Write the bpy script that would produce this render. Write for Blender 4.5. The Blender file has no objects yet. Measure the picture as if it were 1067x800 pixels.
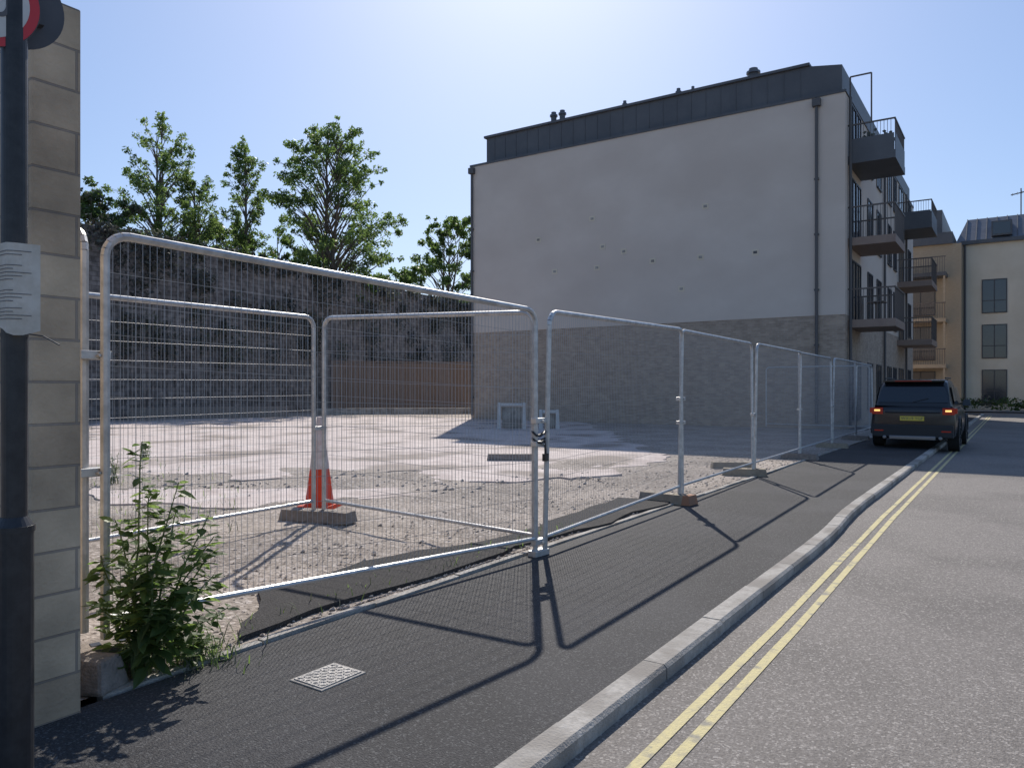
import bpy, math, random
import numpy as np
from mathutils import Vector, noise, Matrix
random.seed(7); rng=np.random.default_rng(7)
sc=bpy.context.scene
TH=math.radians(33.7); F=790.0; H=1.45; VH=405.0
FW=Vector((-math.sin(TH),math.cos(TH),0)); RT=Vector((math.cos(TH),math.sin(TH),0))
def at(u,D,z=0.0):
    p=FW*D+RT*((u-533.5)/F*D); return Vector((p.x,p.y,z))
def bp(u,v,z=0.0):
    return at(u,F*(H-z)/(v-VH),z)

# ---------------------------------------------------------------- materials
def mat(name,c1,c2=None,scale=4.0,rough=0.8,metal=0.0,bump=0.0,bscale=60.0,c3=None,s3=0.6,detail=4,spec=0.4,stretch=None,emis=None,trans=None,f3=(0.45,0.6),speck=None):
    m=bpy.data.materials.new(name); m.use_nodes=True
    nt=m.node_tree; N=nt.nodes; L=nt.links
    b=N["Principled BSDF"]; b.inputs["Roughness"].default_value=rough
    b.inputs["Metallic"].default_value=metal
    b.inputs["Specular IOR Level"].default_value=spec
    g=N.new("ShaderNodeNewGeometry"); mp=N.new("ShaderNodeMapping")
    L.new(g.outputs["Position"],mp.inputs["Vector"])
    if stretch: mp.inputs["Scale"].default_value=stretch
    col=None
    if c2 is not None:
        n=N.new("ShaderNodeTexNoise"); n.inputs["Scale"].default_value=scale; n.inputs["Detail"].default_value=detail; n.inputs["Roughness"].default_value=0.65
        L.new(mp.outputs[0],n.inputs["Vector"])
        r=N.new("ShaderNodeValToRGB"); r.color_ramp.elements[0].position=0.35; r.color_ramp.elements[1].position=0.65
        r.color_ramp.elements[0].color=(*c1,1); r.color_ramp.elements[1].color=(*c2,1)
        L.new(n.outputs["Fac"],r.inputs["Fac"]); col=r.outputs["Color"]
        if c3 is not None:
            n2=N.new("ShaderNodeTexNoise"); n2.inputs["Scale"].default_value=s3; n2.inputs["Detail"].default_value=6
            L.new(mp.outputs[0],n2.inputs["Vector"])
            mr=N.new("ShaderNodeMapRange"); mr.inputs[1].default_value=f3[0]; mr.inputs[2].default_value=f3[1]
            L.new(n2.outputs["Fac"],mr.inputs[0])
            if speck is None:
                mx=N.new("ShaderNodeMixRGB"); L.new(mr.outputs[0],mx.inputs[0]); L.new(col,mx.inputs[1]); mx.inputs[2].default_value=(*c3,1)
                col=mx.outputs[0]
            else:
                mr.inputs[3].default_value=1.0; mr.inputs[4].default_value=speck[0]
                mx=N.new("ShaderNodeVectorMath"); mx.operation='SCALE'; L.new(col,mx.inputs[0]); L.new(mr.outputs[0],mx.inputs["Scale"]); col=mx.outputs[0]
        if speck is not None:
            vo=N.new("ShaderNodeTexVoronoi"); vo.inputs["Scale"].default_value=speck[1]; L.new(mp.outputs[0],vo.inputs["Vector"])
            sp=N.new("ShaderNodeSeparateColor"); L.new(vo.outputs["Color"],sp.inputs[0])
            mr2=N.new("ShaderNodeMapRange"); mr2.inputs[1].default_value=0.82; mr2.inputs[2].default_value=0.95; L.new(sp.outputs[0],mr2.inputs[0])
            mx2=N.new("ShaderNodeMixRGB"); L.new(mr2.outputs[0],mx2.inputs[0]); L.new(col,mx2.inputs[1]); mx2.inputs[2].default_value=(*speck[2],1); col=mx2.outputs[0]
        L.new(col,b.inputs["Base Color"])
    else: b.inputs["Base Color"].default_value=(*c1,1)
    if bump>0:
        nb=N.new("ShaderNodeTexNoise"); nb.inputs["Scale"].default_value=bscale; nb.inputs["Detail"].default_value=3
        L.new(mp.outputs[0],nb.inputs["Vector"])
        bu=N.new("ShaderNodeBump"); bu.inputs["Strength"].default_value=bump; bu.inputs["Distance"].default_value=0.02
        L.new(nb.outputs["Fac"],bu.inputs["Height"]); L.new(bu.outputs[0],b.inputs["Normal"])
    if emis:
        b.inputs["Emission Color"].default_value=(*emis[0],1); b.inputs["Emission Strength"].default_value=emis[1]
    if trans:
        t=N.new("ShaderNodeBsdfTranslucent"); mxs=N.new("ShaderNodeMixShader"); mxs.inputs[0].default_value=trans[1]
        t.inputs["Color"].default_value=(*trans[0],1)
        L.new(b.outputs[0],mxs.inputs[1]); L.new(t.outputs[0],mxs.inputs[2]); L.new(mxs.outputs[0],N["Material Output"].inputs[0])
    return m

def brickmat(name,ca,cb,mortar,bw,bh,ms=0.01,noisec=0.3,bump=0.4,rough=0.9,uscale=None):
    m=bpy.data.materials.new(name); m.use_nodes=True
    nt=m.node_tree; N=nt.nodes; L=nt.links; b=N["Principled BSDF"]; b.inputs["Roughness"].default_value=rough
    g=N.new("ShaderNodeNewGeometry"); s=N.new("ShaderNodeSeparateXYZ"); L.new(g.outputs["Position"],s.inputs[0])
    ad=N.new("ShaderNodeMath"); L.new(s.outputs[0],ad.inputs[0]); L.new(s.outputs[1],ad.inputs[1])
    c=N.new("ShaderNodeCombineXYZ"); L.new(ad.outputs[0],c.inputs[0]); L.new(s.outputs[2],c.inputs[1])
    t=N.new("ShaderNodeTexBrick"); L.new(c.outputs[0],t.inputs["Vector"])
    t.inputs["Scale"].default_value=1; t.inputs["Brick Width"].default_value=bw; t.inputs["Row Height"].default_value=bh
    t.inputs["Mortar Size"].default_value=ms; t.inputs["Mortar Smooth"].default_value=0.2
    t.inputs["Color1"].default_value=(*ca,1); t.inputs["Color2"].default_value=(*cb,1); t.inputs["Mortar"].default_value=(*mortar,1)
    n=N.new("ShaderNodeTexNoise"); n.inputs["Scale"].default_value=3.0; n.inputs["Detail"].default_value=6; L.new(g.outputs["Position"],n.inputs["Vector"])
    mr=N.new("ShaderNodeMapRange"); mr.inputs[1].default_value=0.3; mr.inputs[2].default_value=0.7; mr.inputs[3].default_value=1-noisec; mr.inputs[4].default_value=1+noisec*0.6
    L.new(n.outputs["Fac"],mr.inputs[0])
    mx=N.new("ShaderNodeVectorMath"); mx.operation='SCALE'; L.new(t.outputs["Color"],mx.inputs[0]); L.new(mr.outputs[0],mx.inputs["Scale"])
    L.new(mx.outputs[0],b.inputs["Base Color"])
    n2=N.new("ShaderNodeTexNoise"); n2.inputs["Scale"].default_value=50; L.new(g.outputs["Position"],n2.inputs["Vector"])
    mm=N.new("ShaderNodeMath"); mm.operation='MULTIPLY_ADD'; L.new(n2.outputs["Fac"],mm.inputs[0]); mm.inputs[1].default_value=0.5
    inv=N.new("ShaderNodeMath"); inv.operation='SUBTRACT'; inv.inputs[0].default_value=1; L.new(t.outputs["Fac"],inv.inputs[1]); L.new(inv.outputs[0],mm.inputs[2])
    bu=N.new("ShaderNodeBump"); bu.inputs["Strength"].default_value=bump; bu.inputs["Distance"].default_value=0.01
    L.new(mm.outputs[0],bu.inputs["Height"]); L.new(bu.outputs[0],b.inputs["Normal"])
    return m

M={}
M['road']=mat("road_asphalt",(0.12,0.107,0.097),(0.22,0.20,0.182),scale=75,rough=0.78,bump=0.4,bscale=110,c3=(0,0,0),s3=0.6,spec=0.35,speck=(0.78,95,(0.31,0.285,0.26)))
M['pave']=mat("pavement_asphalt",(0.019,0.019,0.021),(0.050,0.049,0.051),scale=90,rough=0.78,bump=0.6,bscale=120,c3=(0,0,0),s3=0.8,spec=0.3,speck=(1.4,120,(0.10,0.10,0.10)))
M['patch']=mat("asphalt_patch",(0.024,0.023,0.024),(0.06,0.058,0.058),scale=60,rough=0.9,bump=0.7,bscale=90,spec=.25,c3=(0.10,0.088,0.078),s3=1.8,f3=(.6,.75))
M['kerb']=mat("kerb_concrete",(0.31,0.29,0.26),(0.43,0.405,0.37),scale=25,rough=0.9,bump=0.4,bscale=80,c3=(0.24,0.22,0.195),s3=2)
M['yellow']=mat("yellow_paint",(0.58,0.50,0.25),(0.48,0.42,0.24),scale=30,rough=0.8,c3=(0.27,0.25,0.2),s3=9,bump=0.3,bscale=90,f3=(0.54,0.68))
M['ground']=mat("ground_soil",(0.12,0.10,0.08),(0.2,0.17,0.13),scale=1.5,rough=0.95)
M['lot']=mat("lot_gravel",(0.13,0.108,0.09),(0.34,0.295,0.255),scale=24,rough=0.95,bump=0.9,bscale=40,c3=(0,0,0),s3=0.9,speck=(1.5,30,(0.47,0.42,0.38)),f3=(.40,.62))
M['slab']=mat("slab_concrete",(0.45,0.375,0.345),(0.60,0.525,0.49),scale=3,rough=0.88,bump=0.5,bscale=40,c3=(0.27,0.225,0.195),s3=0.6,f3=(0.50,0.62))
M['stone']=mat("rubble_stone",(0.26,0.22,0.19),(0.48,0.43,0.38),scale=9,rough=0.95)
M['galv']=mat("galvanised_steel",(0.42,0.42,0.42),(0.6,0.6,0.595),scale=12,rough=0.45,metal=0.55,spec=0.5)
M['wire']=mat("galvanised_wire",(0.40,0.40,0.41),rough=0.5,metal=0.5)
M['block']=mat("foot_block",(0.19,0.165,0.145),(0.29,0.25,0.22),scale=20,rough=0.95,bump=0.5)
M['blocky']=mat("foot_block_tan",(0.25,0.21,0.16),(0.33,0.285,0.22),scale=10,rough=0.9,bump=0.4)
M['orange']=mat("foot_block_orange",(0.38,0.18,0.10),(0.30,0.17,0.11),scale=10,rough=0.85)
M['cone']=mat("cone_orange",(0.80,0.09,0.03),(0.68,0.08,0.03),scale=8,rough=0.55,trans=((.8,.1,.03),.3))
M['sleeve']=mat("cone_sleeve",(0.68,0.63,0.61),(0.56,0.42,0.39),scale=10,rough=0.5)
M['render']=mat("wall_render",(0.60,0.52,0.445),(0.64,0.56,0.485),scale=0.5,rough=0.95,c3=(0.565,0.485,0.415),s3=0.35,bump=0.12,bscale=30,stretch=(1,1,1.6),f3=(.4,.7))
M['render2']=mat("cream_render",(0.62,0.54,0.415),(0.68,0.60,0.475),scale=0.6,rough=0.95)
M['brick']=brickmat("buff_brick",(0.45,0.35,0.265),(0.325,0.25,0.19),(0.39,0.335,0.28),0.225,0.075,0.01,noisec=.15)
M['block_wall']=brickmat("stone_block",(0.57,0.445,0.31),(0.45,0.34,0.235),(0.31,0.255,0.205),0.44,0.185,0.006,noisec=0.35,bump=0.9)
M['oldwall']=brickmat("old_stone",(0.21,0.198,0.19),(0.14,0.132,0.13),(0.12,0.113,0.108),0.5,0.22,0.02,noisec=0.6,bump=0.9)
M['clad']=mat("grey_cladding",(0.085,0.088,0.095),(0.11,0.113,0.12),scale=0.8,rough=0.5)
M['slate']=mat("roof_sheet",(0.10,0.11,0.13),(0.14,0.15,0.17),scale=2,rough=0.4)
M['glass']=mat("window_glass",(0.03,0.035,0.045),rough=0.08,spec=0.8)
M['frame']=mat("window_frame",(0.06,0.06,0.065),rough=0.5)
M['balc']=mat("balcony_slab",(0.25,0.18,0.145),(0.29,0.215,0.17),scale=3,rough=0.6)
M['rail']=mat("railing_metal",(0.13,0.11,0.10),rough=0.5,metal=0.3)
M['tan']=mat("timber_cladding",(0.38,0.29,0.19),(0.46,0.36,0.25),scale=4,rough=0.8,stretch=(1,1,8))
M['pipe']=mat("drain_pipe",(0.10,0.095,0.095),rough=0.5)
M['timber']=mat("hoarding_timber",(0.19,0.135,0.10),(0.26,0.19,0.145),scale=6,rough=0.9,stretch=(4,4,0.3))
M['white']=mat("white_paint",(0.62,0.61,0.59),(0.5,0.49,0.47),scale=5,rough=0.7)
M['blackm']=mat("black_metal",(0.02,0.021,0.024),(0.035,0.036,0.04),scale=20,rough=0.4)
M['red']=mat("sign_red",(0.55,0.04,0.05),rough=0.4)
M['signback']=mat("sign_back",(0.07,0.072,0.08),(0.09,0.09,0.10),scale=6,rough=0.5)
M['paper']=mat("notice_paper",(0.60,0.565,0.51),(0.48,0.44,0.38),scale=14,rough=0.8)
M['ink']=mat("notice_ink",(0.12,0.12,0.13),rough=0.8)
M['iron']=mat("cast_iron",(0.20,0.195,0.19),(0.32,0.31,0.30),scale=30,rough=0.6,metal=0.3,bump=0.5)
M['bark']=mat("bark",(0.11,0.09,0.07),(0.18,0.15,0.12),scale=10,rough=0.95,stretch=(3,3,0.5))
lf=[((0.075,0.12,0.04),(0.20,0.31,0.08)),((0.10,0.155,0.05),(0.27,0.39,0.11)),((0.055,0.09,0.035),(0.13,0.21,0.06))]
for i,(a,b) in enumerate(lf): M['leaf%d'%i]=mat("leaf_%d"%i,a,rough=0.5,trans=(b,0.5))
dl=[((0.085,0.09,0.078),(0.07,0.08,0.055)),((0.12,0.125,0.102),(0.10,0.12,0.07)),((0.06,0.065,0.06),(0.05,0.05,0.04))]
for i,(a,b) in enumerate(dl): M['ivy%d'%i]=mat("ivy_leaf_%d"%i,a,rough=0.7,trans=(b,0.25))
M['stem']=mat("stem",(0.14,0.18,0.07),rough=0.7)
M['carp']=mat("car_paint",(0.012,0.013,0.016),rough=0.22,spec=0.6)
M['carg']=mat("car_glass",(0.015,0.018,0.022),rough=0.05,spec=0.9)
M['tyre']=mat("tyre_rubber",(0.02,0.02,0.02),rough=0.85)
M['rim']=mat("alloy",(0.25,0.25,0.26),rough=0.35,metal=0.8)
M['plastic']=mat("dark_plastic",(0.03,0.03,0.032),rough=0.6)
M['tail']=mat("tail_lamp",(0.22,0.015,0.01),rough=0.2,emis=((1,0.08,0.03),0.05))
M['tail2']=mat("tail_lamp_amber",(0.7,0.35,0.05),rough=0.2,emis=((1,0.6,0.2),1.3))
M['plate']=mat("plate_yellow",(0.70,0.54,0.08),rough=0.4)

# ---------------------------------------------------------------- builder
class MB:
    def __init__(s): s.v=[]; s.f=[]; s.m=[]; s.mats=[]
    def mi(s,k):
        if k not in s.mats: s.mats.append(k)
        return s.mats.index(k)
    def add(s,vs,fs,k):
        o=len(s.v); s.v+= [tuple(v) for v in vs]; i=s.mi(k)
        for f in fs: s.f.append(tuple(o+a for a in f)); s.m.append(i)
    def box(s,x0,x1,y0,y1,z0,z1,k):
        s.add([(x0,y0,z0),(x1,y0,z0),(x1,y1,z0),(x0,y1,z0),(x0,y0,z1),(x1,y0,z1),(x1,y1,z1),(x0,y1,z1)],
              [(3,2,1,0),(4,5,6,7),(0,1,5,4),(1,2,6,5),(2,3,7,6),(3,0,4,7)],k)
    def obox(s,c,ax,lx,ly,lz,k,taper=0.0):
        a=Vector(ax).normalized(); b=Vector((-a.y,a.x,0)); c=Vector(c); vs=[]
        for z,t in ((0,0),(lz,taper)):
            for sx,sy in ((-1,-1),(1,-1),(1,1),(-1,1)):
                vs.append(c+a*(sx*(lx/2-t))+b*(sy*(ly/2-t))+Vector((0,0,z)))
        s.add(vs,[(3,2,1,0),(4,5,6,7),(0,1,5,4),(1,2,6,5),(2,3,7,6),(3,0,4,7)],k)
    def tube(s,p,q,r,k,n=8,r2=None,caps=True):
        p=Vector(p);q=Vector(q); d=(q-p)
        if d.length<1e-6: return
        d.normalize(); u=d.orthogonal().normalized(); w=d.cross(u); r2=r if r2 is None else r2
        vs=[];fs=[]
        for c,rr in ((p,r),(q,r2)):
            for i in range(n):
                a=2*math.pi*i/n; vs.append(c+u*(math.cos(a)*rr)+w*(math.sin(a)*rr))
        for i in range(n): fs.append((i,(i+1)%n,n+(i+1)%n,n+i))
        if caps: fs.append(tuple(range(n-1,-1,-1))); fs.append(tuple(range(n,2*n)))
        s.add(vs,fs,k)
    def path(s,pts,r,k,n=8):
        for a,b in zip(pts[:-1],pts[1:]): s.tube(a,b,r,k,n)
    def poly(s,pts,k): s.add(pts,[tuple(range(len(pts)))],k)
    def obj(s,name,parent=None,smooth=False,bevel=0.0):
        vs=np.array([tuple(v) for v in s.v],dtype=float); lo=vs.min(0); hi=vs.max(0)
        c=np.array([(lo[0]+hi[0])/2,(lo[1]+hi[1])/2,lo[2]])
        me=bpy.data.meshes.new(name); me.from_pydata((vs-c).tolist(),[],s.f)
        for k in s.mats: me.materials.append(M[k])
        me.polygons.foreach_set("material_index",s.m)
        if smooth: me.polygons.foreach_set("use_smooth",[True]*len(s.f))
        me.update()
        o=bpy.data.objects.new(name,me); sc.collection.objects.link(o)
        o.location=Vector(c)
        if parent: o.parent=parent; o.location=Vector(c)-parent.location
        if bevel>0:
            bv=o.modifiers.new("bevel",'BEVEL'); bv.width=bevel; bv.segments=2; bv.limit_method='ANGLE'
        return o
def empty(name,loc):
    e=bpy.data.objects.new(name,None); sc.collection.objects.link(e); e.location=Vector(loc); return e

# ---------------------------------------------------------------- ground & road
RZ=-0.075
b=MB(); b.poly([(-900,-900,-0.095),(900,-900,-0.095),(900,900,-0.095),(-900,900,-0.095)],'ground'); b.obj("ground")
b=MB(); b.poly([(-1.75,-40,RZ),(6.0,-40,RZ),(6.0,57,RZ),(-1.75,57,RZ)],'road')
b.poly([(6.0,47,RZ),(60,47,RZ),(60,57,RZ),(6.0,57,RZ)],'road'); b.obj("road")
KX=[(-40,-1.66),(7.4,-1.66),(8.0,-1.668),(8.6,-1.69),(9.2,-1.725),(9.8,-1.75),(10.5,-1.76),(52,-1.76)]
b=MB()
for (y0,x0),(y1,x1) in zip(KX[:-1],KX[1:]):
    b.add([(-3.55,y0,0),(x0,y0,0),(x1,y1,0),(-3.55,y1,0)],[(0,1,2,3)],'pave')
b.poly([(-5.1,29,0.0),(-3.55,29,0.0),(-3.55,57,0.0),(-5.1,57,0.0)],'pave')
b.obj("pavement")
def kerb(name,KX,w):
    b=MB()
    for (y0,x0),(y1,x1) in zip(KX[:-1],KX[1:]):
        n=max(1,int(round((y1-y0)/0.91)))
        for i in range(n):
            t0=i/n;t1=(i+1)/n; ya=y0+(y1-y0)*t0+0.003; yb=y0+(y1-y0)*t1-0.003; xa=x0+(x1-x0)*t0; xb=x0+(x1-x0)*t1
            jz=random.uniform(-.003,.003)+0.006; jx=random.uniform(-.003,.003)
            ch=0.018*(1 if w>0 else -1)
            b.add([(xa,ya,-.13),(xa+w+jx,ya,-.13),(xb+w+jx,yb,-.13),(xb,yb,-.13),(xa,ya,jz),(xa+w-ch+jx,ya,jz),(xb+w-ch+jx,yb,jz),(xb,yb,jz),(xa+w+jx,ya,jz-.018),(xb+w+jx,yb,jz-.018)],
              [(4,5,6,7),(5,8,9,6),(8,1,2,9),(0,1,8,5,4),(3,7,6,9,2),(0,4,7,3)],'kerb')
    return b.obj(name)
kerb("kerb",KX,0.13)
kerb("kerb",[(-40,6.135),(47,6.135)],-0.135)
b=MB(); b.poly([(6.135,-40,0),(8.5,-40,0),(8.5,46.9,0),(6.135,46.9,0)],'pave'); b.poly([(-5.1,57.1,0.0),(60,57.1,0.0),(60,61,0.0),(-5.1,61,0.0)],'kerb'); b.obj("pavement")
b=MB()
for xc in (-1.285,-1.172):
    ys=[-20]+[1+i*0.5 for i in range(100)]
    for y0,y1 in zip(ys[:-1],ys[1:]):
        o0=-0.05*min(max((y0-5)/5,0),1); o1=-0.05*min(max((y1-5)/5,0),1)
        w=0.026; zz=RZ+.004
        b.poly([(xc+o0-w+noise.noise((y0,xc,0))*.006,y0,zz),(xc+o0+w,y0,zz),(xc+o1+w,y1,zz),(xc+o1-w+noise.noise((y1,xc,0))*.006,y1,zz)],'yellow')
b.obj("double_yellow_line")
b=MB(); y=1.9
while y<28.9:
    j=random.uniform(-.006,.006); b.box(-3.63+j,-3.575+j,y,y+0.905,-.1,0.012+random.uniform(-.004,.006),'kerb'); y+=0.915
b.obj("edging_kerb")

# lot terrain
def lz(x,y):
    e=min(1,max(0,(-3.66-x)/0.8)); 
    n=noise.noise((x*.5,y*.5,0))*.04+noise.noise((x*1.7,y*1.7,3))*.022+noise.noise((x*5,y*5,7))*.014
    D=-.555*x+.832*y; far=1 if D<13 else max(0.3,1-(D-13)/5)
    return (n+0.005)*e*far-0.004
xs=np.concatenate([np.arange(-3.64,-9,-.09),np.arange(-9,-34,-.35),np.arange(-34,-120,-8)])
ys=np.concatenate([np.arange(-30,1,4.0),np.arange(1,12,.09),np.arange(12,30,.3),np.arange(30,120,6)])
vs=[(float(x),float(y),lz(x,y)) for x in xs for y in ys]; fs=[]
ny=len(ys)
for i in range(len(xs)-1):
    for j in range(ny-1): fs.append((i*ny+j,i*ny+j+1,(i+1)*ny+j+1,(i+1)*ny+j))
b=MB(); b.add(vs,fs,'lot'); b.obj("building_plot_ground",smooth=True)

def jag(pts,step=0.25,amp=0.12,seed=0):
    out=[]
    for a,c in zip(pts,pts[1:]+pts[:1]):
        L=(c-a).length; n=max(1,int(L/step))
        for i in range(n):
            p=a.lerp(c,i/n); k=noise.noise((p.x*1.3+seed,p.y*1.3,0))*amp*2+random.uniform(-1,1)*amp*.4
            d=(c-a).normalized(); out.append(Vector((p.x-d.y*k,p.y+d.x*k,p.z)))
    return out
def slab(b,pix,z,k,seed=0,amp=.12,base=-.05):
    pts=jag([bp(u,v,0) for u,v in pix],seed=seed,amp=amp)
    n=len(pts); top=[(p.x,p.y,z) for p in pts]; bot=[(p.x,p.y,base) for p in pts]
    b.add(top,[tuple(range(n))],k); b.add(top+bot,[(i,n+i,n+(i+1)%n,(i+1)%n) for i in range(n)],k)
b=MB()
slab(b,[(60,500),(190,494),(300,499),(420,491),(500,503),(610,500),(690,478),(640,455),(600,437),(330,434),(100,440)],0.013,'slab',1,.3)
b.obj("concrete_slab")
b=MB()
slab(b,[(90,522),(240,530),(330,522),(440,516),(420,508),(240,510),(90,508)],0.012,'slab',5,.2)
b.obj("concrete_slab")
b=MB(); slab(b,[(246,668),(330,640),(560,568),(700,524),(640,520),(540,560),(380,588),(280,618)],0.03,'patch',9,.06)
b.obj("asphalt_patch")

def stones(name,gen,n,k='stone'):
    b=MB()
    for i in range(n):
        x,y,s=gen(); z=max(lz(x,y),0.0)
        base=Vector((x,y,z+s*.15)); vs=[]
        for d in ((1,0,0),(0,1,0),(-1,0,0),(0,-1,0),(.3,.2,1),(-.2,.1,-1)):
            vs.append(base+Vector((d[0]*s*random.uniform(.6,1.2),d[1]*s*random.uniform(.6,1.2),d[2]*s*random.uniform(.3,.6))))
        b.add(vs,[(0,1,4),(1,2,4),(2,3,4),(3,0,4),(1,0,5),(2,1,5),(3,2,5),(0,3,5)],k)
    return b.obj(name)
def g1():
    y=random.uniform(1.5,22); t=random.random()**2
    return -3.7-t*2.2,y,random.choice([.006,.01,.014,.024])*random.uniform(.6,1.3)
def g2():
    u=random.uniform(60,640); v=random.gauss(503,4)+ (5*math.sin(u*.03)); p=bp(u,max(v,480)); return p.x,p.y,random.choice([.02,.03,.045])*random.uniform(.5,1.4)
def g3():
    u=random.uniform(110,640); v=random.uniform(510,640); p=bp(u,v); 
    return min(p.x,-3.7),p.y,random.choice([.007,.01,.018])*random.uniform(.5,1.3)
stones("gravel",g1,3000); stones("rubble",g2,260); stones("gravel",g3,1500)

# manhole
b=MB(); c=bp(342,705); a=Vector((math.sin(.02),1,0))
b.obox((c.x,c.y,-.02),a,.29,.235,.026,'kerb'); b.obox((c.x,c.y,-.02),a,.26,.205,.031,'iron')
for i in range(-4,5):
    for j in range(-3,4):
        b.obox((c.x+j*.027,c.y+i*.027,.010),(1,1 if (i+j)%2 else -1,0),.024,.006,.004,'iron')
b.obj("manhole_cover")

# ---------------------------------------------------------------- fence panels
def panel(name,p0,p1,z0,z1,hh=2.08,lean=(0,0),clamp=True):
    p0=Vector((p0[0],p0[1],z0)); p1=Vector((p1[0],p1[1],z1)); b=MB()
    ln=Vector((lean[0],lean[1],0))
    def P(t,h):
        L=(p1-p0).length; q=p0.lerp(p1,t/L); return q+Vector((0,0,h))+ln*(h/hh)
    L=(p1-p0).length; r=.12; R=.0235
    pts=[P(0,0),P(0,hh-r)]
    for i in range(1,6):
        a=math.pi/2*i/5; pts.append(P(r-r*math.cos(a),hh-r+r*math.sin(a)))
    for i in range(0,6):
        a=math.pi/2*i/5; pts.append(P(L-r+r*math.sin(a),hh-r+r*math.cos(a)))
    pts.append(P(L,0)); b.path(pts,R,'galv',8)
    b.tube(P(0,.10),P(L,.10),.018,'galv',8)
    n=int(L/.038)
    for i in range(1,n):
        t=L*i/n; top=hh-.02
        if t<r: top=hh-r+math.sqrt(max(0,r*r-(r-t)**2))
        elif t>L-r: top=hh-r+math.sqrt(max(0,r*r-(t-L+r)**2))
        b.tube(P(t,.10),P(t,top),.0016,'wire',3,caps=False)
    for h in np.arange(.28,hh-.1,.16):
        b.tube(P(0,h),P(L,h),.0017,'wire',3,caps=False)
    return b.obj(name)
J=[(-3.46,5.66),(-3.56,9.2),(-3.66,12.75),(-3.74,16.3),(-3.8,19.9),(-3.84,23.4),(-3.9,26.9)]
panel("fence_panel",(-3.9,2.08),(-3.49,5.60),.17,.05,lean=(0.0,0))
for i in range(len(J)-1):
    a,c=J[i],J[i+1]; panel("fence_panel",(a[0],a[1]+.05),(c[0],c[1]-.05),.05 if i==0 else .12,.12,lean=(0.03*(-1)**i,0.03))
panel("fence_panel",(-3.58,5.72),(-6.27,5.72),.05,.14)
panel("fence_panel",(-6.33,5.63),(-6.2,2.15),.14,.12)
panel("fence_panel",(-3.99,2.02),(-7.4,2.3),.2,.15)
panel("fence_panel",(-4.0,26.9),(-7.4,27.3),.12,.12)
b=MB()
for (x,y,zs) in [(-3.475,5.63,(.10,.95,1.15)),(-3.95,2.05,(1.0,1.6)),(-6.3,5.68,(1.0,)),(-3.56,9.2,(1.0,1.3)),(-3.66,12.75,(1.0,)),(-3.74,16.3,(1.0,)),(-3.8,19.9,(1.0,))]:
    for z in zs:
        b.obox((x,y,z),(0.1,1,0),.15,.06,.045,'galv'); b.tube((x-.06,y,z+.02),(x+.06,y,z+.02),.009,'galv',6)
b.obox((-3.475,5.63,.0),(0.1,1,0),.2,.09,.05,'galv')
b.obj("fence_coupler",bevel=.004)
b=MB()
for k,(rad,zc) in enumerate(((.07,1.06),(.06,1.0))):
    for i in range(10):
        a=i*.628; a2=a+.628
        c0=Vector((-3.475+.05*math.cos(a),5.63+rad*math.sin(a),zc+.02*math.sin(a*2))); c1=Vector((-3.475+.05*math.cos(a2),5.63+rad*math.sin(a2),zc+.02*math.sin(a2*2)))
        b.tube(c0,c1,.010,'blackm',6)
b.tube((-3.43,5.66,1.0),(-3.43,5.67,.88),.009,'blackm',6)
b.obox((-3.43,5.67,.82),(0,1,0),.06,.03,.065,'blackm'); b.obj("padlock_chain")
def foot(p,ax,z=0,k='block',end=False,l=.72):
    b=MB(); a=Vector(ax).normalized()
    b.obox((p[0],p[1],z),a,l,.23,.12,k,taper=.02)
    for t in (-.2,-.07,.07,.2): b.obox((p[0]+a.x*t,p[1]+a.y*t,z+.118),a,.05,.06,.006,'blackm')
    if end: b.obox((p[0]+a.x*(l/2-.05),p[1]+a.y*(l/2-.05),z+.004),a,.12,.236,.119,'orange',taper=.018)
    b.obj("fence_foot_block",bevel=.012)
foot((-6.3,5.66),(.95,.25,0),.02,'block',l=.85)
foot((-3.72,9.15),(.96,-.1,0),.0,'blocky',True,.72)
foot((-3.8,12.7),(.9,.3,0),.0,'blocky',False)
foot((-3.74,16.3),(1,0,0),.0,'block'); foot((-3.8,19.9),(1,0,0),.0,'blocky'); foot((-3.84,23.4),(1,0,0))
p=bp(532,480); foot(p,(RT.x,RT.y,0),.02,'block',l=.95)
foot(bp(762,488),(.9,.5,0),.0,'blocky')
foot((-3.95,1.98),(.3,1,0),.02,'block',l=.6)

# cone
b=MB(); c=at(333,9.15); cx,cy=c.x,c.y
b.obox((cx,cy,lz(cx,cy)-.01),(1,.4,0),.42,.42,.05,'cone',taper=.015)
def rr(z): return .175-(.175-.035)*(z/1.05)
z0=.03
for za,zb,k in ((0,.46,'cone'),(.46,.80,'sleeve'),(.80,1.08,'sleeve')):
    e=.003 if zb==.80 else 0
    b.tube((cx,cy,z0+za),(cx,cy,z0+zb),rr(za)+e,k,24,r2=rr(zb)+e)
b.obj("traffic_cone")

b=MB()
for u in (533,572):
    p=bp(u,447); a=RT
    w=.45 if u==533 else .3; hh=.95 if u==533 else .7
    for s_ in (-1,1):
        b.obox(Vector((p.x,p.y,0))+a*(w*s_),a,.14,.35,hh,'white',taper=.02)
    b.obox((p.x,p.y,hh-.12),a,w*2-.125,.28,.10,'white'); b.obox((p.x,p.y+.1,.03),a,w*2-.13,.1,hh-.2,'kerb')
b.obj("concrete_barrier",bevel=.01)
b=MB()
pa,pb_=bp(330,432),bp(520,431); d=(pb_-pa); b.obox((pa+pb_)/2,d,d.length,.35,.35,'kerb')
pa,pb_=bp(100,437),bp(300,434); d=(pb_-pa); b.obox((pa+pb_)/2,d,d.length,.4,.55,'block'); b.obj("low_wall")

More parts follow.
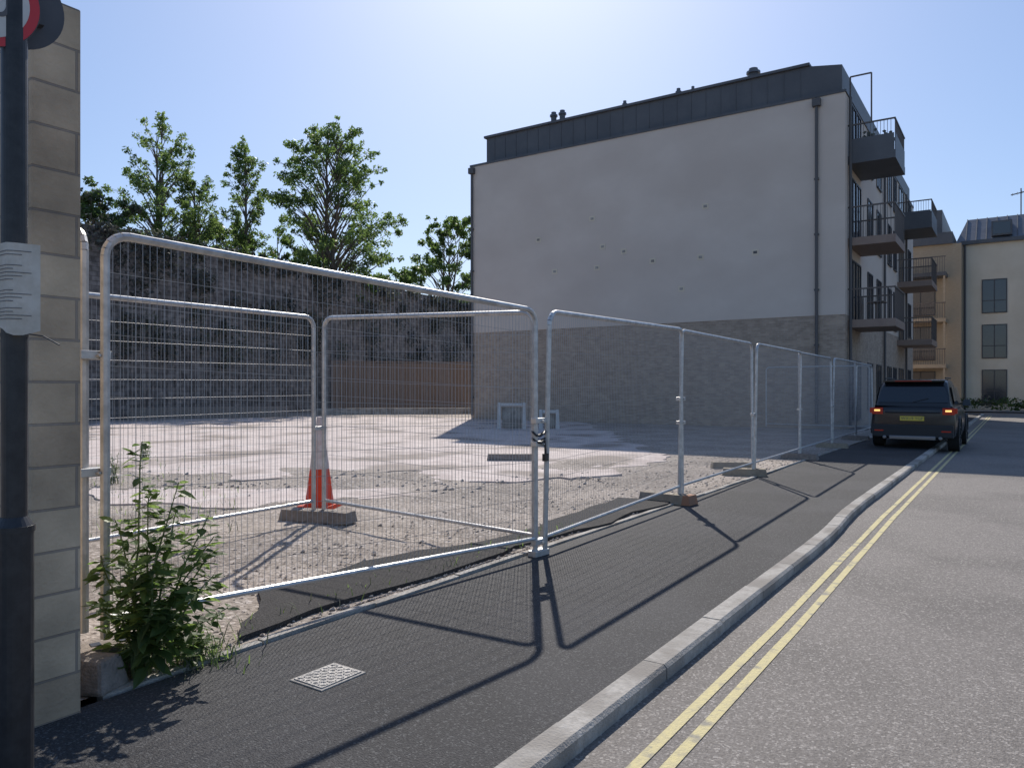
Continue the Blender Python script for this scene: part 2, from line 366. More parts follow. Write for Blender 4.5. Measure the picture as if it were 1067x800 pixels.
# ---------------------------------------------------------------- left stone wall
b=MB(); b.box(-9,-3.5,1.555,1.76,-.1,3.15,'block_wall'); b.obj("stone_block_wall",bevel=.008)
b=MB(); b.obox((-3.72,1.93,0),(1,.4,0),.26,.2,.16,'block',taper=.03); b.obj("concrete_block",bevel=.02)

# ---------------------------------------------------------------- sign post
px,py=at(15,2.5).xy
e=empty("traffic_sign",(px,py,0))
b=MB(); b.tube((px,py,-.05),(px,py,3.3),.038,'blackm',24); b.tube((px,py,-.05),(px,py,1.0),.056,'blackm',24); b.tube((px,py,1.0),(px,py,1.03),.056,'blackm',24,r2=.039); b.tube((px,py,.98),(px,py,1.0),.06,'blackm',24)
b.obj("post",e,smooth=False)
def disc(c,nrm,r,name,front=True):
    c=Vector(c); n=Vector(nrm).normalized(); b=MB()
    b.tube(c-n*.003,c+n*.001,r,'signback',48)
    if front:
        b.tube(c+n*.0012,c+n*.003,r*.985,'red',48); b.tube(c+n*.0032,c+n*.0045,r*.80,'white',48)
    for dz in (-.06,.06): b.obox(c-n*.02+Vector((0,0,dz)),(n.y,-n.x,0),.16,.03,.02,'signback')
    b.obj(name,e)
    return c,n
vd=Vector((px,py,0)).normalized()
toC=-vd
c1=Vector((px,py,2.70))+toC*.06+Vector((-.02,-.03,0))-RT*.05
nn=toC.normalized()
disc(c1,nn,.15,"sign_face")
c2=Vector((px,py,2.745))-toC*.055+RT*.0
disc(c2,(-toC+RT*-.35),.15,"sign_rear",True)
t=bpy.data.curves.new("sign_text",'FONT'); t.body="20"; t.size=.15; t.align_x='CENTER'; t.align_y='CENTER'; t.extrude=.0006
to=bpy.data.objects.new("sign_text",t); sc.collection.objects.link(to); t.materials.append(M['ink'])
to.parent=e; q=c1+nn*.006; to.location=q-e.location
to.rotation_euler=(math.pi/2,0,math.atan2(nn.y,nn.x)+math.pi/2)
# notice
b=MB()
c=at(8,2.44,0); n=8; W=.165
pts=[]
for i in range(n+1):
    a=(i/n-.5); off=RT*(a*W)+FW*(0.045*abs(a)*1.2+ .01*math.sin(i)); pts.append(c+off)
zt=H+(405-252)/F*2.44; zb=H+(405-343)/F*2.44
vs=[(p.x-.0*i,p.y,zb+.012*math.sin(i*.9)-.012*(i/n)) for i,p in enumerate(pts)]+[(p.x,p.y,zt-.004*i/n) for i,p in enumerate(pts)]
b.add(vs,[(i,i+1,n+2+i,n+1+i) for i in range(n)],'paper')
cc=Vector((-FW.x,-FW.y,0))*.003
for k in range(20):
    z=zt-.03-k*.0115
    if k in (2,3,9,10,15): continue
    if z<zb+.03: break
    m_=n-1-(k*7)%3
    for i in range(1,m_):
        p,q=pts[i]+cc,pts[i+1]+cc
        b.add([(p.x,p.y,z),(q.x,q.y,z),(q.x,q.y,z+.0022),(p.x,p.y,z+.0022)],[(0,1,2,3)],'ink')
b.obj("planning_notice")
b=MB(); 
b.tube((px,py,1.62),(px,py,1.632),.0405,'blackm',20); b.path([at(26,2.47,1.63),at(45,2.45,1.62),at(62,2.43,1.59)],.0022,'blackm',5); b.obj("cable_tie")

# ---------------------------------------------------------------- apartment building
X0,X1,Y0,Y1=-21.7,-5.1,29.0,50.0; ZT=12.0; ZB=4.1
e=empty("apartment_building",((X0+X1)/2,(Y0+Y1)/2,0))
b=MB(); b.box(X0,X1,Y0,Y1,ZB,ZT,'render'); b.obj("upper_walls",e)
b=MB(); b.box(X0+.004,X1-.004,Y0+.02,Y1-.02,-.1,ZB,'brick'); b.obj("brick_base",e)
b=MB(); b.box(X0-.04,X1+.04,Y0-.04,Y1+.04,ZT,ZT+.09,'clad')
b.box(X0+.75,X1-1.35,Y0+.25,Y1-.3,ZT+.09,ZT+1.3,'clad')
x=X0+1.2
while x<X1-1.5: b.box(x,x+.03,Y0+.235,Y0+.25,ZT+.09,ZT+1.3,'clad'); x+=.6
b.box(X0+.65,X1-1.25,Y0+.15,Y1-.2,ZT+1.3,ZT+1.4,'clad')
b.add([(X1-1.35,Y0+.25,ZT+1.3),(X1-.15,Y0+.25,ZT+1.1),(X1-.15,Y0+.25,ZT+.09),(X1-1.35,Y0+.25,ZT+.09),(X1-1.35,Y1-.3,ZT+1.3),(X1-.15,Y1-.3,ZT+1.1),(X1-.15,Y1-.3,ZT+.09),(X1-1.35,Y1-.3,ZT+.09)],[(3,2,1,0),(4,5,6,7),(0,1,5,4),(1,2,6,5)],'clad')
b.obj("roof",e)
b=MB()
for u,zz,r in ((577,.12,.13),(586,.12,.13),(785,.0,.19),(651,-.1,.08),(707,-.1,.09),(722,-.15,.07)):
    a=(u-533.5)/F; dd=(Y0+.9)/(FW.y+a*RT.y); p=at(u,dd); zt=13.75+zz
    b.tube((p.x,p.y,ZT+1.2),(p.x,p.y,zt),r,'clad',14); b.tube((p.x,p.y,zt),(p.x,p.y,zt+.08),r*1.4,'slate',14); b.tube((p.x,p.y,zt+.08),(p.x,p.y,zt+.2),r*.9,'slate',14)
b.obj("roof_vents",e)
b=MB()
for x in (X0+.12,X1-.95):
    b.tube((x,Y0-.09,.2),(x,Y0-.09,ZT-.05),.055,'pipe',10)
    b.box(x-.14,x+.14,Y0-.2,Y0-.004,ZT-.35,ZT-.08,'pipe')
    for z in np.arange(1,ZT-1,2.0): b.box(x-.08,x+.08,Y0-.13,Y0-.004,z,z+.06,'pipe')
for y in (Y0+.5,Y0+9,Y0+17): b.tube((X1+.09,y,.1),(X1+.09,y,ZT-.05),.055,'pipe',10)
b.obj("drain_pipes",e)
def wallpt(u,v):
    a=(u-533.5)/F; dd=Y0/(FW.y+a*RT.y); p=at(u,dd); return p.x,H+(VH-v)/F*dd
b=MB()
for u,v in ((617,228),(735,215),(787,263),(680,272),(578,283),(622,279),(628,257),(710,301),(650,262),(561,250),(730,268)):
    x,z=wallpt(u,v); b.box(x-.13,x+.13,Y0-.012,Y0-.002,z-.11,z+.11,'render2'); b.box(x-.07,x+.07,Y0-.02,Y0-.012,z-.05,z+.05,'pipe' if u in (787,) else 'kerb')
b.obj("wall_vents",e)
def window_x(b,xf,y0,y1,z0,z1,mull=1):
    b.box(xf+.002,xf+.02,y0,y1,z0,z1,'glass')
    b.box(xf+.002,xf+.05,y0-.06,y0,z0-.06,z1+.06,'frame'); b.box(xf+.002,xf+.05,y1,y1+.06,z0-.06,z1+.06,'frame')
    b.box(xf+.002,xf+.05,y0,y1,z1,z1+.06,'frame'); b.box(xf+.002,xf+.08,y0,y1,z0-.06,z0,'frame')
    for i in range(mull):
        y=y0+(y1-y0)*(i+1)/(mull+1); b.box(xf+.022,xf+.045,y-.03,y+.03,z0,z1,'frame')
def window_y(b,yf,x0,x1,z0,z1,mull=1,tr=True):
    b.box(x0,x1,yf-.02,yf-.002,z0,z1,'glass')
    b.box(x0-.06,x0,yf-.05,yf-.002,z0-.06,z1+.06,'frame'); b.box(x1,x1+.06,yf-.05,yf-.002,z0-.06,z1+.06,'frame')
    b.box(x0,x1,yf-.05,yf-.002,z1,z1+.06,'frame'); b.box(x0,x1,yf-.08,yf-.002,z0-.06,z0,'frame')
    for i in range(mull):
        x=x0+(x1-x0)*(i+1)/(mull+1); b.box(x-.03,x+.03,yf-.045,yf-.022,z0,z1,'frame')
    b.box(x0,x1,yf-.04,yf-.022,z0+(z1-z0)*.35,z0+(z1-z0)*.35+.05,'frame')
b=MB()
for fl,z in enumerate((0.3,4.0,7.0,9.9)):
    top=z+2.15 if fl<3 else z+1.95
    for y,w,doorlike in ((Y0+.9,1.0,1),(Y0+2.1,.9,1),(Y0+4.8,1.1,0),(Y0+7.2,1.1,0),(Y0+10.5,1.1,0),(Y0+12.5,.9,0),(Y0+14.6,1.6,1),(Y0+18.5,1.1,0)):
        window_x(b,X1,y,y+w,z+(.0 if doorlike else .35),top,1)
b.obj("windows",e)
def balcony(b,xf,y0,y1,zb,proj=1.55,solid=False,k='balc'):
    b.box(xf+.002,xf+proj,y0,y1,zb,zb+.28,k)
    zt=zb+.28
    b.box(xf+.002,xf+proj,y0,y0+.05,zt+1.08,zt+1.13,'rail'); b.box(xf+.002,xf+proj,y1-.05,y1,zt+1.08,zt+1.13,'rail'); b.box(xf+proj-.05,xf+proj,y0+.05,y1-.05,zt+1.08,zt+1.13,'rail')
    if solid:
        b.box(xf+.1,xf+proj-.05,y0+.01,y0+.03,zt+.002,zt+.6,'clad'); b.box(xf+proj-.03,xf+proj-.01,y0+.05,y1-.05,zt+.002,zt+.6,'clad')
    x=xf+.08
    while x<xf+proj-.04:
        for y in (y0+.025,y1-.025): b.tube((x,y,zt),(x,y,zt+1.08),.011,'rail',4)
        x+=.11
    y=y0+.06
    while y<y1-.03: b.tube((xf+proj-.025,y,zt),(xf+proj-.025,y,zt+1.08),.011,'rail',4); y+=.11
b=MB()
for z in (3.65,6.6): balcony(b,X1,Y0+.5,Y0+3.2,z)
balcony(b,X1,Y0+.5,Y0+3.2,9.55,solid=True,k='clad')
for z in (3.65,6.6,9.5): balcony(b,X1,Y0+14,Y0+17,z,solid=(z>9),k='balc' if z<9 else 'clad')
b.obj("balconies",e)
b=MB()
b.tube((X1+.75,Y0+.7,ZT-1.0),(X1+.75,Y0+.7,ZT+.75),.03,'rail',6); b.tube((X1+.05,Y0+.7,ZT+.75),(X1+.75,Y0+.7,ZT+.75),.03,'rail',6); b.tube((X1+.05,Y0+.7,ZT+.0),(X1+.05,Y0+.7,ZT+.75),.03,'rail',6)
for i in range(90):
    p=Vector((X1+.3+random.random()*1.0,Y0+.9+random.random()*1.5,9.9+random.random()*.9)); s=.07
    b.add([p,p+Vector((s,0,s)),p+Vector((0,s,2*s)),p+Vector((-s,0,s))],[(0,1,2,3)],'ivy1')
b.box(X1+.5,X1+1.1,Y0+1.3,Y0+1.9,4.6,4.64,'rail'); b.box(X1+.75,X1+.8,Y0+1.55,Y0+1.6,3.94,4.6,'rail'); b.box(X1+.3,X1+.34,Y0+1.2,Y0+1.7,3.95,4.8,'rail')
b.obj("roof_terrace",e)
b=MB(); b.box(X0-.8,X0-.002,Y0+1.5,Y0+4,9.9,10.1,'clad'); b.box(X0-.8,X0-.75,Y0+1.5,Y0+4,10.1,11.2,'rail'); b.box(X0-.75,X0-.002,Y0+1.5,Y0+1.54,10.1,11.2,'rail'); b.obj("rear_balcony",e)

# distant building
e=empty("apartment_building",(4,66,0)); YF=61.5
b=MB(); b.box(-3.2,26,YF,YF+12,-.12,11.6,'render2'); b.box(-9,-3.2,YF-1.5,YF+12,-.12,11.4,'tan'); b.obj("walls",e)
b=MB()
b.add([(-3.6,YF-.2,11.6),(26.3,YF-.2,11.6),(26.3,YF+2.2,13.6),(-3.0,YF+2.2,13.6),(-3.6,YF+12.2,11.6),(26.3,YF+12.2,11.6),(26.3,YF+9,13.6),(-3.0,YF+9,13.6)],[(0,1,2,3),(3,2,6,7),(5,4,7,6),(4,0,3,7),(1,5,6,2)],'slate')
b.box(-3.3,26,YF-.25,YF-.05,11.45,11.7,'clad')
b.box(-9.2,-3.7,YF-1.7,YF+12,11.4,12.2,'clad'); b.box(-8.6,-4.4,YF-.5,YF+12,12.2,14,'clad')
x=-3
while x<26: b.tube((x,YF-.2,11.64),(x,YF+2.2,13.64),.03,'clad',4); x+=.6
for x in (-1.5,1.5,5,9): b.box(x,x+1.2,YF-.15,YF+1.4,11.9,12.9,'clad'); b.box(x+.1,x+1.1,YF-.17,YF-.152,12.0,12.8,'glass')
b.obj("roof",e)
b=MB()
for z in (.4,3.5,6.6):
    for x in (-2.0,3.2,5.2,9,13): window_y(b,YF,x,x+1.35,z+.1,z+2.3,1)
    window_y(b,YF-1.5,-6.5,-4.8,z,z+2.2,1)
b.obj("windows",e)
b=MB(); b.tube((.95,YF-.1,0),(.95,YF-.1,11.5),.07,'pipe',8); b.tube((-3.05,YF-.1,0),(-3.05,YF-.1,11.5),.07,'pipe',8)
b.tube((0.2,YF+3,13.5),(0.2,YF+3,15.6),.04,'pipe',6); b.tube((-.4,YF+3,15.2),(.9,YF+3,15.4),.04,'pipe',6)
for i in range(5): b.tube((-.3+i*.28,YF+2.8,15.1+i*.05),(-.3+i*.28,YF+3.2,15.35+i*.05),.02,'pipe',4)
b.obj("pipes",e)
b=MB()
for z in (3.1,6.2,9.3):
    b.box(-7.2,-4.0,YF-3.2,YF-1.502,z-.25,z,'tan' if z<9 else 'clad')
    b.box(-7.2,-4.0,YF-3.2,YF-3.15,z+1.0,z+1.06,'rail')
    x=-7.15
    while x<-4.0: b.tube((x,YF-3.17,z),(x,YF-3.17,z+1.0),.018,'rail',4); x+=.14
for x in (-7.1,-4.1): b.box(x-.06,x+.06,YF-3.14,YF-3.02,0,9.04,'tan')
b.obj("balconies",e)
def leafcloud(b,cents,rads,n,size,keys,flat=0.8,mix=.75):
    cents=np.array(cents); rads=np.array(rads); K=len(cents)
    w=rads**2; w=w/w.sum(); idx=rng.choice(K,n,p=w)
    kk=rng.integers(0,len(keys),K)
    d=rng.normal(size=(n,3)); d/=np.linalg.norm(d,axis=1)[:,None]
    r=rng.random(n)**.5*rng.uniform(.8,1.25,n)
    p=cents[idx]+d*(rads[idx]*r)[:,None]*np.array([1,1,flat])
    a=rng.normal(size=(n,3)); a/=np.linalg.norm(a,axis=1)[:,None]
    t=rng.normal(size=(n,3)); c=np.cross(a,t); c/=np.linalg.norm(c,axis=1)[:,None]
    s=size*rng.uniform(.6,1.35,n)[:,None]
    V=np.stack([p-a*s,p+c*s*.5,p+a*s,p-c*s*.5],1).reshape(-1,3)
    o=len(b.v); b.v+=V.tolist()
    mi=[b.mi(k) for k in keys]
    for i in range(n):
        j=o+4*i; b.f.append((j,j+1,j+2,j+3))
        q=kk[idx[i]] if rng.random()<mix else rng.integers(0,len(keys)); b.m.append(mi[q])
b=MB(); leafcloud(b,[(x,59.5+random.uniform(-.3,.3),.35+random.random()*.3) for x in np.arange(-3,14,.6)],[.55]*len(np.arange(-3,14,.6)),2500,.12,['leaf0','leaf2','ivy1']); b.obj("hedge")

# ---------------------------------------------------------------- old retaining wall, ivy, hoarding
W=[(-31.5,-12),(-33.6,5),(-35.3,20),(-37.6,36),(-40.3,54),(-42,72)]
b=MB()
for (x0,y0),(x1,y1) in zip(W[:-1],W[1:]):
    n=14
    for i in range(n):
        xa=x0+(x1-x0)*i/n; xb=x0+(x1-x0)*(i+1)/n; ya=y0+(y1-y0)*i/n; yb=y0+(y1-y0)*(i+1)/n
        h=8.9+.25*noise.noise((ya*.3,1,0))
        h2=8.9+.25*noise.noise((yb*.3,1,0))
        b.add([(xa,ya,-.1),(xb,yb,-.1),(xb,yb,h2),(xa,ya,h),(xa-.8,ya,-.1),(xb-.8,yb,-.1),(xb-.8,yb,h2),(xa-.8,ya,h)],[(0,1,2,3),(3,2,6,7),(5,4,7,6)],'oldwall')
b.obj("retaining_wall")
b=MB(); cs=[];rs=[]
for i in range(150):
    y=random.uniform(-8,70)
    for (x0,y0),(x1,y1) in zip(W[:-1],W[1:]):
        if y0<=y<=y1: x=x0+(x1-x0)*(y-y0)/(y1-y0)
    cs.append((x+.1,y,8.9+random.uniform(-.6,.1))); rs.append(random.uniform(.3,.65))
for i in range(130):
    y=random.uniform(4,70)
    for (x0,y0),(x1,y1) in zip(W[:-1],W[1:]):
        if y0<=y<=y1: x=x0+(x1-x0)*(y-y0)/(y1-y0)
    z=random.uniform(3.0,8.5); 
    cs.append((x+.15,y,z)); rs.append(random.uniform(.5,1.1))
leafcloud(b,cs,rs,24000,.12,['ivy0','ivy1','ivy2'],flat=1.0)
b.obj("ivy")
b=MB(); pa=at(345,48); pb_=at(492,50); n=36
for i in range(n):
    p=pa.lerp(pb_,(i+.5)/n); d=pb_-pa; b.obox((p.x,p.y,0),d,d.length/n-.015,.04,3.1+random.uniform(-.03,.03),'timber')
b.obox(((pa+pb_)/2).to_tuple()[:2]+(3.14,),pb_-pa,d.length,.1,.08,'timber')
b.obj("timber_hoarding")

# ---------------------------------------------------------------- trees
def tree(name,base,Ht,wid,cz0,nleaf,size,keys,ncl=60,leaders=1,power=1.0,shape=.75):
    b=MB(); bx,by=base; top=Ht
    lead=[(bx+random.uniform(-1,1)*.25*wid*(l>0),by+random.uniform(-1,1)*.2*wid*(l>0),top*(1 if l==0 else random.uniform(.86,.95))) for l in range(leaders)]
    segs=6; r0=.012*Ht+.05
    for l in lead:
        prev=Vector((bx,by,-.1))
        for i in range(1,segs+1):
            t=i/segs; q=Vector((bx+(l[0]-bx)*t**1.5+random.uniform(-.15,.15),by+(l[1]-by)*t**1.5,l[2]*t*.97))
            b.tube(prev,q,r0*(1-(i-1)/segs)+.02,'bark',8,r2=r0*(1-t)+.02,caps=False); prev=q
    cs=[];rs=[]
    for i in range(ncl):
        t=random.random()**.9; z=cz0+(Ht-cz0)*t
        prof=math.sin(math.pi*min(1,(.18+.80*t)))**shape
        R=wid*.5*prof*1.05; a=random.uniform(0,2*math.pi); rad=R*random.uniform(.15,1.0)**.6
        l=random.choice(lead); ox=(l[0]-bx)*t; oy=(l[1]-by)*t
        c=(bx+ox+math.cos(a)*rad,by+oy+math.sin(a)*rad,z); cs.append(c); rs.append(random.uniform(.3,.75)*(wid/6)**.4*(1-.35*t))
        s=Vector((bx+ox*.8,by+oy*.8,max(cz0*.6,z-rad*.9-.5))); m=s.lerp(Vector(c),.5)+Vector((0,0,.15*rad))
        rb=.035+.008*rad; b.tube(s,m,rb,'bark',5,r2=rb*.6,caps=False); b.tube(m,c,rb*.6,'bark',5,r2=.012,caps=False)
    for i in range(int(ncl*.8)):
        j=random.randrange(ncl); c=Vector(cs[j]); out=Vector((c.x-bx,c.y-by,random.uniform(0,2.5))).normalized()
        q=c+out*random.uniform(.4,1.0); cs.append(tuple(q)); rs.append(random.uniform(.2,.4)); b.tube(c,q,.012,'bark',4,caps=False)
    leafcloud(b,cs,rs,nleaf,size,keys,flat=.8,mix=.6); b.obj(name)
LK=['leaf0','leaf1','leaf2','leaf0','leaf1']
p=at(164,50); tree("tree",p.xy,18.8,5.2,6,17000,.10,LK,150,2)
p=at(203,52); tree("tree",p.xy,15.8,5.0,6,12000,.10,LK,110,2)
p=at(256,54); tree("tree",p.xy,18.6,3.3,6,11000,.10,LK,110,1)
p=at(340,55); tree("tree",p.xy,20.1,8.6,7,30000,.115,LK,230,2,shape=.62)
p=at(105,46); tree("tree",p.xy,13.2,5,6,10000,.12,['leaf0','leaf2','ivy1'],70,2)
p=at(30,46); tree("tree",p.xy,15,7,6,9000,.13,LK,60,2)
p=at(462,76); tree("tree",p.xy,18.2,9.5,5,18000,.16,LK,130,3)
p=at(405,80); tree("tree",p.xy,14.0,10,5,12000,.16,LK,90,3)
p=at(290,60); tree("tree",p.xy,14.0,7,6,10000,.14,['leaf0','leaf2','leaf2'],80,2)
p=at(225,58); tree("tree",p.xy,13.5,8,6,10000,.14,['leaf0','leaf2','leaf2'],80,2)
p=at(530,95); tree("tree",p.xy,15,12,5,6000,.2,LK,50,3)

# ---------------------------------------------------------------- weed shrub
def weed(name,cx,cy,specs,keys,leaf=.085):
    b=MB()
    for (dx,dy,h,nl) in specs:
        p=Vector((cx+random.uniform(-.06,.06),cy+random.uniform(-.06,.06),0)); pts=[p]; n=9
        for i in range(1,n+1):
            t=i/n; pts.append(Vector((p.x+dx*t**1.3+random.uniform(-.008,.008),p.y+dy*t**1.3+random.uniform(-.008,.008),h*(t-.12*t*t*(abs(dx)+abs(dy))))))
        for i in range(n): b.tube(pts[i],pts[i+1],.006*(1-i/n)+.002,'stem',6,caps=False)
        for k in range(nl):
            t=random.uniform(.12,1.0)**.75; f=t*n; i=min(n-1,int(f)); q=pts[i].lerp(pts[i+1],f-i)
            a=random.uniform(0,2*math.pi); d=Vector((math.cos(a),math.sin(a),random.uniform(-.35,.6))).normalized()
            tw=random.uniform(0,.13)*(1.1-t); q2=q+d*tw; b.tube(q,q2,.0022,'stem',4,caps=False)
            L=leaf*random.uniform(.5,1.35)*(1.15-.4*t); side=d.cross(Vector((0,0,1)))
            if side.length<.01: continue
            side.normalize(); up=side.cross(d); w=L*.25
            side=(side*math.cos(random.uniform(-.7,.7))+up*math.sin(random.uniform(-.7,.7))).normalized(); droop=Vector((0,0,-L*random.uniform(.05,.45)))
            A=q2; Bm=q2+d*L*.35+droop*.15; C=q2+d*L*.7+droop*.5; E=q2+d*L+droop
            v=[A,Bm+side*w,Bm,Bm-side*w,C+side*w*.75,C,C-side*w*.75,E]
            v[2]=Bm-up*w*.25; v[5]=C-up*w*.2
            b.add(v,[(0,2,1),(0,3,2),(1,2,5,4),(2,3,6,5),(4,5,7),(5,6,7)],random.choice(keys))
    return b.obj(name)
c=bp(148,702)
WK=['leaf0','leaf1','leaf1','leaf2']
def o(r,f): return (RT.x*r+FW.x*f,RT.y*r+FW.y*f)
specs=[]
for r_,f_,h_,n_ in ((.02,.05,1.19,60),(.18,.1,1.0,60),(.3,0,.84,60),(.36,-.05,.55,60),(-.15,.0,.8,60),(-.22,.05,.62,50),(.1,-.1,.7,60),(.0,-.1,.55,60),(.42,.05,.35,50),(-.2,-.1,.4,50),(.22,-.15,.4,60),(.1,.1,.85,60),(.27,.1,.62,60),(-.05,.1,.95,60),(.33,.05,.72,60)):
    d=o(r_,f_); specs.append((d[0],d[1],h_,n_))
weed("weed_shrub",c.x,c.y,specs,WK,.098)
b=MB()
for i in range(900):
    t=random.random()
    if i<420: q=bp(random.gauss(190,28),random.gauss(682,9))
    elif i<600: q=Vector((-3.72-random.random()*.35,random.uniform(2,7),0))
    else: q=bp(random.uniform(95,250),random.uniform(470,560))
    if q.x>-3.55 and i>=420: continue
    z=max(0,lz(q.x,q.y)) if q.x<-3.66 else 0; h=random.uniform(.03,.13); a=random.uniform(0,6.28); d=Vector((math.cos(a),math.sin(a),0))
    s=d.cross(Vector((0,0,1)))*.004; q=Vector((q.x,q.y,z))
    b.add([q-s,q+s,q+d*h*.3+Vector((0,0,h*.6))+s*.7,q+d*h*.3+Vector((0,0,h*.6))-s*.7,q+d*h*.8+Vector((0,0,h*.9))],[(0,1,2,3),(3,2,4)],random.choice(['leaf0','leaf1','ivy1']))
b.obj("grass")
for (u,v,s) in ((118,505,.5),(205,690,.25),(150,480,.4)):
    q=bp(u,v); weed("weed",q.x,q.y,[(random.uniform(-.2,.2)*s,random.uniform(-.2,.2)*s,s*random.uniform(.5,1),24) for _ in range(7)],WK,.05)

# ---------------------------------------------------------------- car
CX,CY=-2.12,20.6
e=empty("parked_car",(CX,CY+2.3,-.05)); ZG=-.04
def loft(st,k,name,bevel=0):
    b=MB(); n=len(st[0][1]); vs=[]
    for y,ring in st:
        for x,z in ring: vs.append((CX+x,CY+y,ZG+z))
    fs=[]
    for i in range(len(st)-1):
        for j in range(n): fs.append((i*n+j,i*n+(j+1)%n,(i+1)*n+(j+1)%n,(i+1)*n+j))
    fs.append(tuple(range(n-1,-1,-1))); fs.append(tuple((len(st)-1)*n+j for j in range(n)))
    b.add(vs,fs,k); return b.obj(name,e,smooth=True,bevel=bevel)
def ring(w,zb,zt,sh=.97,top=.9):
    h=[(w*.90,zb),(w*.985,zb+.12),(w,(zb+zt)*.5),(w*sh,zt-.08),(w*top,zt)]
    return h+[(-x,z) for x,z in reversed(h)]
def gring(w0,w1,zb,zt):
    h=[(w0,zb),(w0*.985,zb+.05),(w1+(w0-w1)*.25,zt-.14),(w1,zt-.04),(w1*.88,zt)]
    return h+[(-x,z) for x,z in reversed(h)]
body=[(0.0,ring(.86,.30,1.02)),(.05,ring(.91,.26,1.07)),(.3,ring(.945,.24,1.09)),(.7,ring(.95,.24,1.1)),(2.2,ring(.945,.24,1.08)),(3.2,ring(.945,.24,1.06)),(3.6,ring(.94,.24,1.02)),(4.25,ring(.91,.26,.95)),(4.5,ring(.84,.3,.88)),(4.58,ring(.76,.4,.78))]
o1=loft(body,'carp',"body")
o1.modifiers.new("s",'SUBSURF').levels=1; o1.modifiers["s"].render_levels=2
gh=[(.08,gring(.84,.80,1.03,1.12)),(.22,gring(.85,.75,1.03,1.42)),(.36,gring(.855,.71,1.03,1.66)),(.5,gring(.86,.71,1.03,1.70)),(1.4,gring(.86,.72,1.03,1.73)),(2.3,gring(.86,.70,1.03,1.70)),(2.9,gring(.86,.73,1.03,1.42)),(3.5,gring(.84,.80,1.0,1.08))]
o2=loft(gh,'carp',"cabin"); 
b=MB()
def RP(x,z,off=-.012):
    zz=[1.12,1.42,1.66]; yy=[.08,.22,.36]; y=np.interp(z,zz,yy); return (CX+x,CY+y+off,ZG+z)
zz=[1.16,1.28,1.42,1.56]; ww=[.76,.74,.71,.66]
vs=[RP(-w,z,-.02) for z,w in zip(zz,ww)]+[RP(w,z,-.02) for z,w in zip(zz,ww)]
b.add(vs,[(i,4+i,5+i,i+1) for i in range(3)],'carg')
b.add([RP(-.02,1.17,-.035),RP(.02,1.17,-.035),RP(.34,1.25,-.035),RP(.33,1.27,-.035)],[(0,1,2,3)],'plastic')
for s_ in (-1,1):
    for ya,yb,yc,yd in ((.42,1.15,1.15,.55),(1.22,2.15,2.1,1.22),(2.22,3.05,2.5,2.18)):
        vs=[(CX+s_*.868,CY+ya,ZG+1.12),(CX+s_*.868,CY+yb,ZG+1.12),(CX+s_*.79,CY+yc,ZG+1.54),(CX+s_*.79,CY+yd,ZG+1.54)]
        b.add(vs,[(0,1,2,3)],'carg')
b.obj("windows",e)
b=MB()
b.box(CX-.66,CX+.66,CY+.20,CY+.42,ZG+1.66,ZG+1.70,'carp')
for s_ in (-1,1):
    b.tube((CX+s_*.66,CY+.6,ZG+1.75),(CX+s_*.66,CY+2.2,ZG+1.76),.018,'plastic',8)
    b.obox((CX+s_*1.0,CY+2.75,ZG+1.05),(1,0,0),.2,.12,.16,'carp',taper=.03)
    b.obox((CX+s_*.9,CY+2.77,ZG+1.08),(1,0,0),.12,.05,.05,'carp')
b.box(CX-.4,CX+.4,CY+.19,CY+.199,ZG+1.67,ZG+1.685,'tail')
b.obj("trim",e,bevel=.01)
b=MB()
b.box(CX-.87,CX+.87,CY-.06,CY+.15,ZG+.32,ZG+.62,'plastic'); b.box(CX-.5,CX+.5,CY-.075,CY+.0,ZG+.26,ZG+.36,'rim')
b.box(CX-.60,CX+.60,CY-.03,CY+.04,ZG+.90,ZG+.94,'plastic')
for s_ in (-1,1): b.tube((CX+s_*.6,CY-.08,ZG+.31),(CX+s_*.6,CY+.1,ZG+.31),.045,'rim',14)
b.obj("bumper",e,bevel=.02)
b=MB()
for s_ in (-1,1):
    xa,xb=sorted((CX+s_*.64,CX+s_*.89)); b.box(xa,xb,CY-.025,CY+.10,ZG+.87,ZG+1.03,'tail')
    xa,xb=sorted((CX+s_*.70,CX+s_*.83)); b.box(xa,xb,CY-.03,CY-.024,ZG+.94,ZG+.985,'tail2')
    xa,xb=sorted((CX+s_*.87,CX+s_*.94)); b.box(xa,xb,CY+.04,CY+.24,ZG+.90,ZG+1.02,'tail')
    b.box(CX+s_*.72-.1,CX+s_*.72+.1,CY-.067,CY-.061,ZG+.46,ZG+.49,'tail')
b.obj("tail_lights",e,bevel=.012)
b=MB(); b.box(CX-.26,CX+.26,CY-.045,CY-.03,ZG+.72,ZG+.83,'plate'); b.obj("number_plate",e)
t=bpy.data.curves.new("plate_text",'FONT'); t.body="WX19 YGF"; t.size=.098; t.align_x='CENTER'; t.align_y='CENTER'; t.materials.append(M['ink'])
to=bpy.data.objects.new("plate_text",t); sc.collection.objects.link(to); to.parent=e; to.location=Vector((CX,CY-.048,ZG+.775))-e.location; to.rotation_euler=(math.pi/2,0,0)
b=MB()
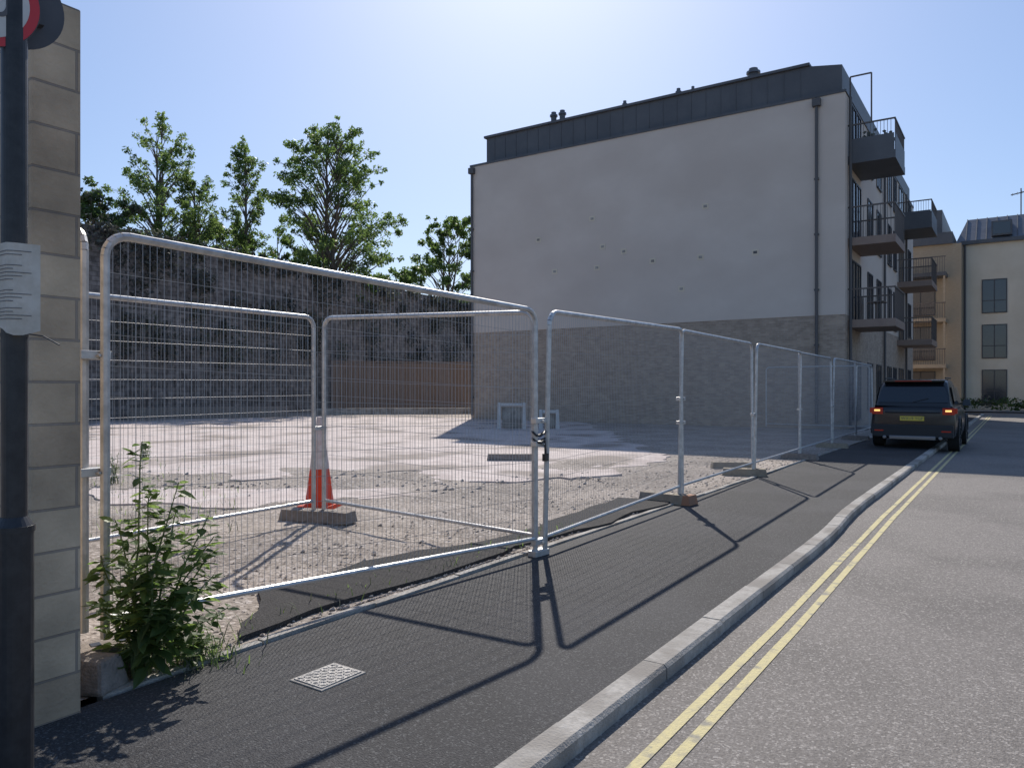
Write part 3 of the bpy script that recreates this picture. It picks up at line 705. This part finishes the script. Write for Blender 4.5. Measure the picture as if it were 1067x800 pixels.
for y in (.85,3.7):
    for s_ in (-1,1):
        x=CX+s_*.83; zc=.362 if s_<0 else RZ+.362
        b.tube((x-.12,CY+y,zc),(x+.12,CY+y,zc),.36,'tyre',32)
        b.tube((x+s_*.121,CY+y,zc),(x+s_*.125,CY+y,zc),.26,'rim',24); b.tube((x+s_*.125,CY+y,zc),(x+s_*.13,CY+y,zc),.07,'plastic',12)
        for k in range(5):
            a=k*1.257; b.tube((x+s_*.126,CY+y+.07*math.cos(a+.6),zc+.07*math.sin(a+.6)),(x+s_*.126,CY+y+.22*math.cos(a+.6),zc+.22*math.sin(a+.6)),.03,'plastic',5)
        pts=[(x+s_*.115,CY+y+.43*math.cos(a),ZG+.37+.43*math.sin(a)) for a in np.linspace(0,math.pi,13)]
        b.path(pts,.035,'plastic',6)
b.obj("wheels",e)

# ---------------------------------------------------------------- light
EL=40.5; sd=Vector((-.537,.844,0)).normalized()
sund=Vector((sd.x*math.cos(math.radians(EL)),sd.y*math.cos(math.radians(EL)),math.sin(math.radians(EL))))
L=bpy.data.lights.new("sun",'SUN'); L.energy=5.0; L.angle=math.radians(.53); L.color=(1,.93,.84)
lo=bpy.data.objects.new("sun",L); sc.collection.objects.link(lo); lo.rotation_euler=sund.to_track_quat('Z','Y').to_euler(); lo.location=(0,0,40)
w=bpy.data.worlds.new("World"); sc.world=w; w.use_nodes=True; nt=w.node_tree
bg=nt.nodes["Background"]; sk=nt.nodes.new("ShaderNodeTexSky"); sk.sky_type='NISHITA'; sk.sun_disc=False
sk.sun_elevation=math.radians(EL); sk.sun_rotation=math.atan2(sd.x,sd.y)
sk.air_density=1.0; sk.dust_density=0.8; sk.ozone_density=2.3
ga=nt.nodes.new("ShaderNodeGamma"); ga.inputs[1].default_value=.68
hs=nt.nodes.new("ShaderNodeHueSaturation"); hs.inputs["Saturation"].default_value=1.2
mu=nt.nodes.new("ShaderNodeMixRGB"); mu.blend_type='MULTIPLY'; mu.inputs[0].default_value=1; mu.inputs[2].default_value=(1.29,1.40,1.63,1)
nt.links.new(sk.outputs[0],ga.inputs[0]); nt.links.new(ga.outputs[0],hs.inputs["Color"]); nt.links.new(hs.outputs[0],mu.inputs[1]); nt.links.new(mu.outputs[0],bg.inputs[0]); bg.inputs[1].default_value=.145
sc.view_settings.view_transform='Standard'; sc.view_settings.look='None'; sc.view_settings.exposure=0

cam=bpy.data.cameras.new("camera"); co=bpy.data.objects.new("camera",cam); sc.collection.objects.link(co)
co.location=(0,0,H); co.rotation_euler=(math.pi/2,0,TH); cam.sensor_width=36; cam.lens=F/1067*36; cam.shift_y=5/1067; cam.clip_end=3000; cam.clip_start=.05
sc.camera=co
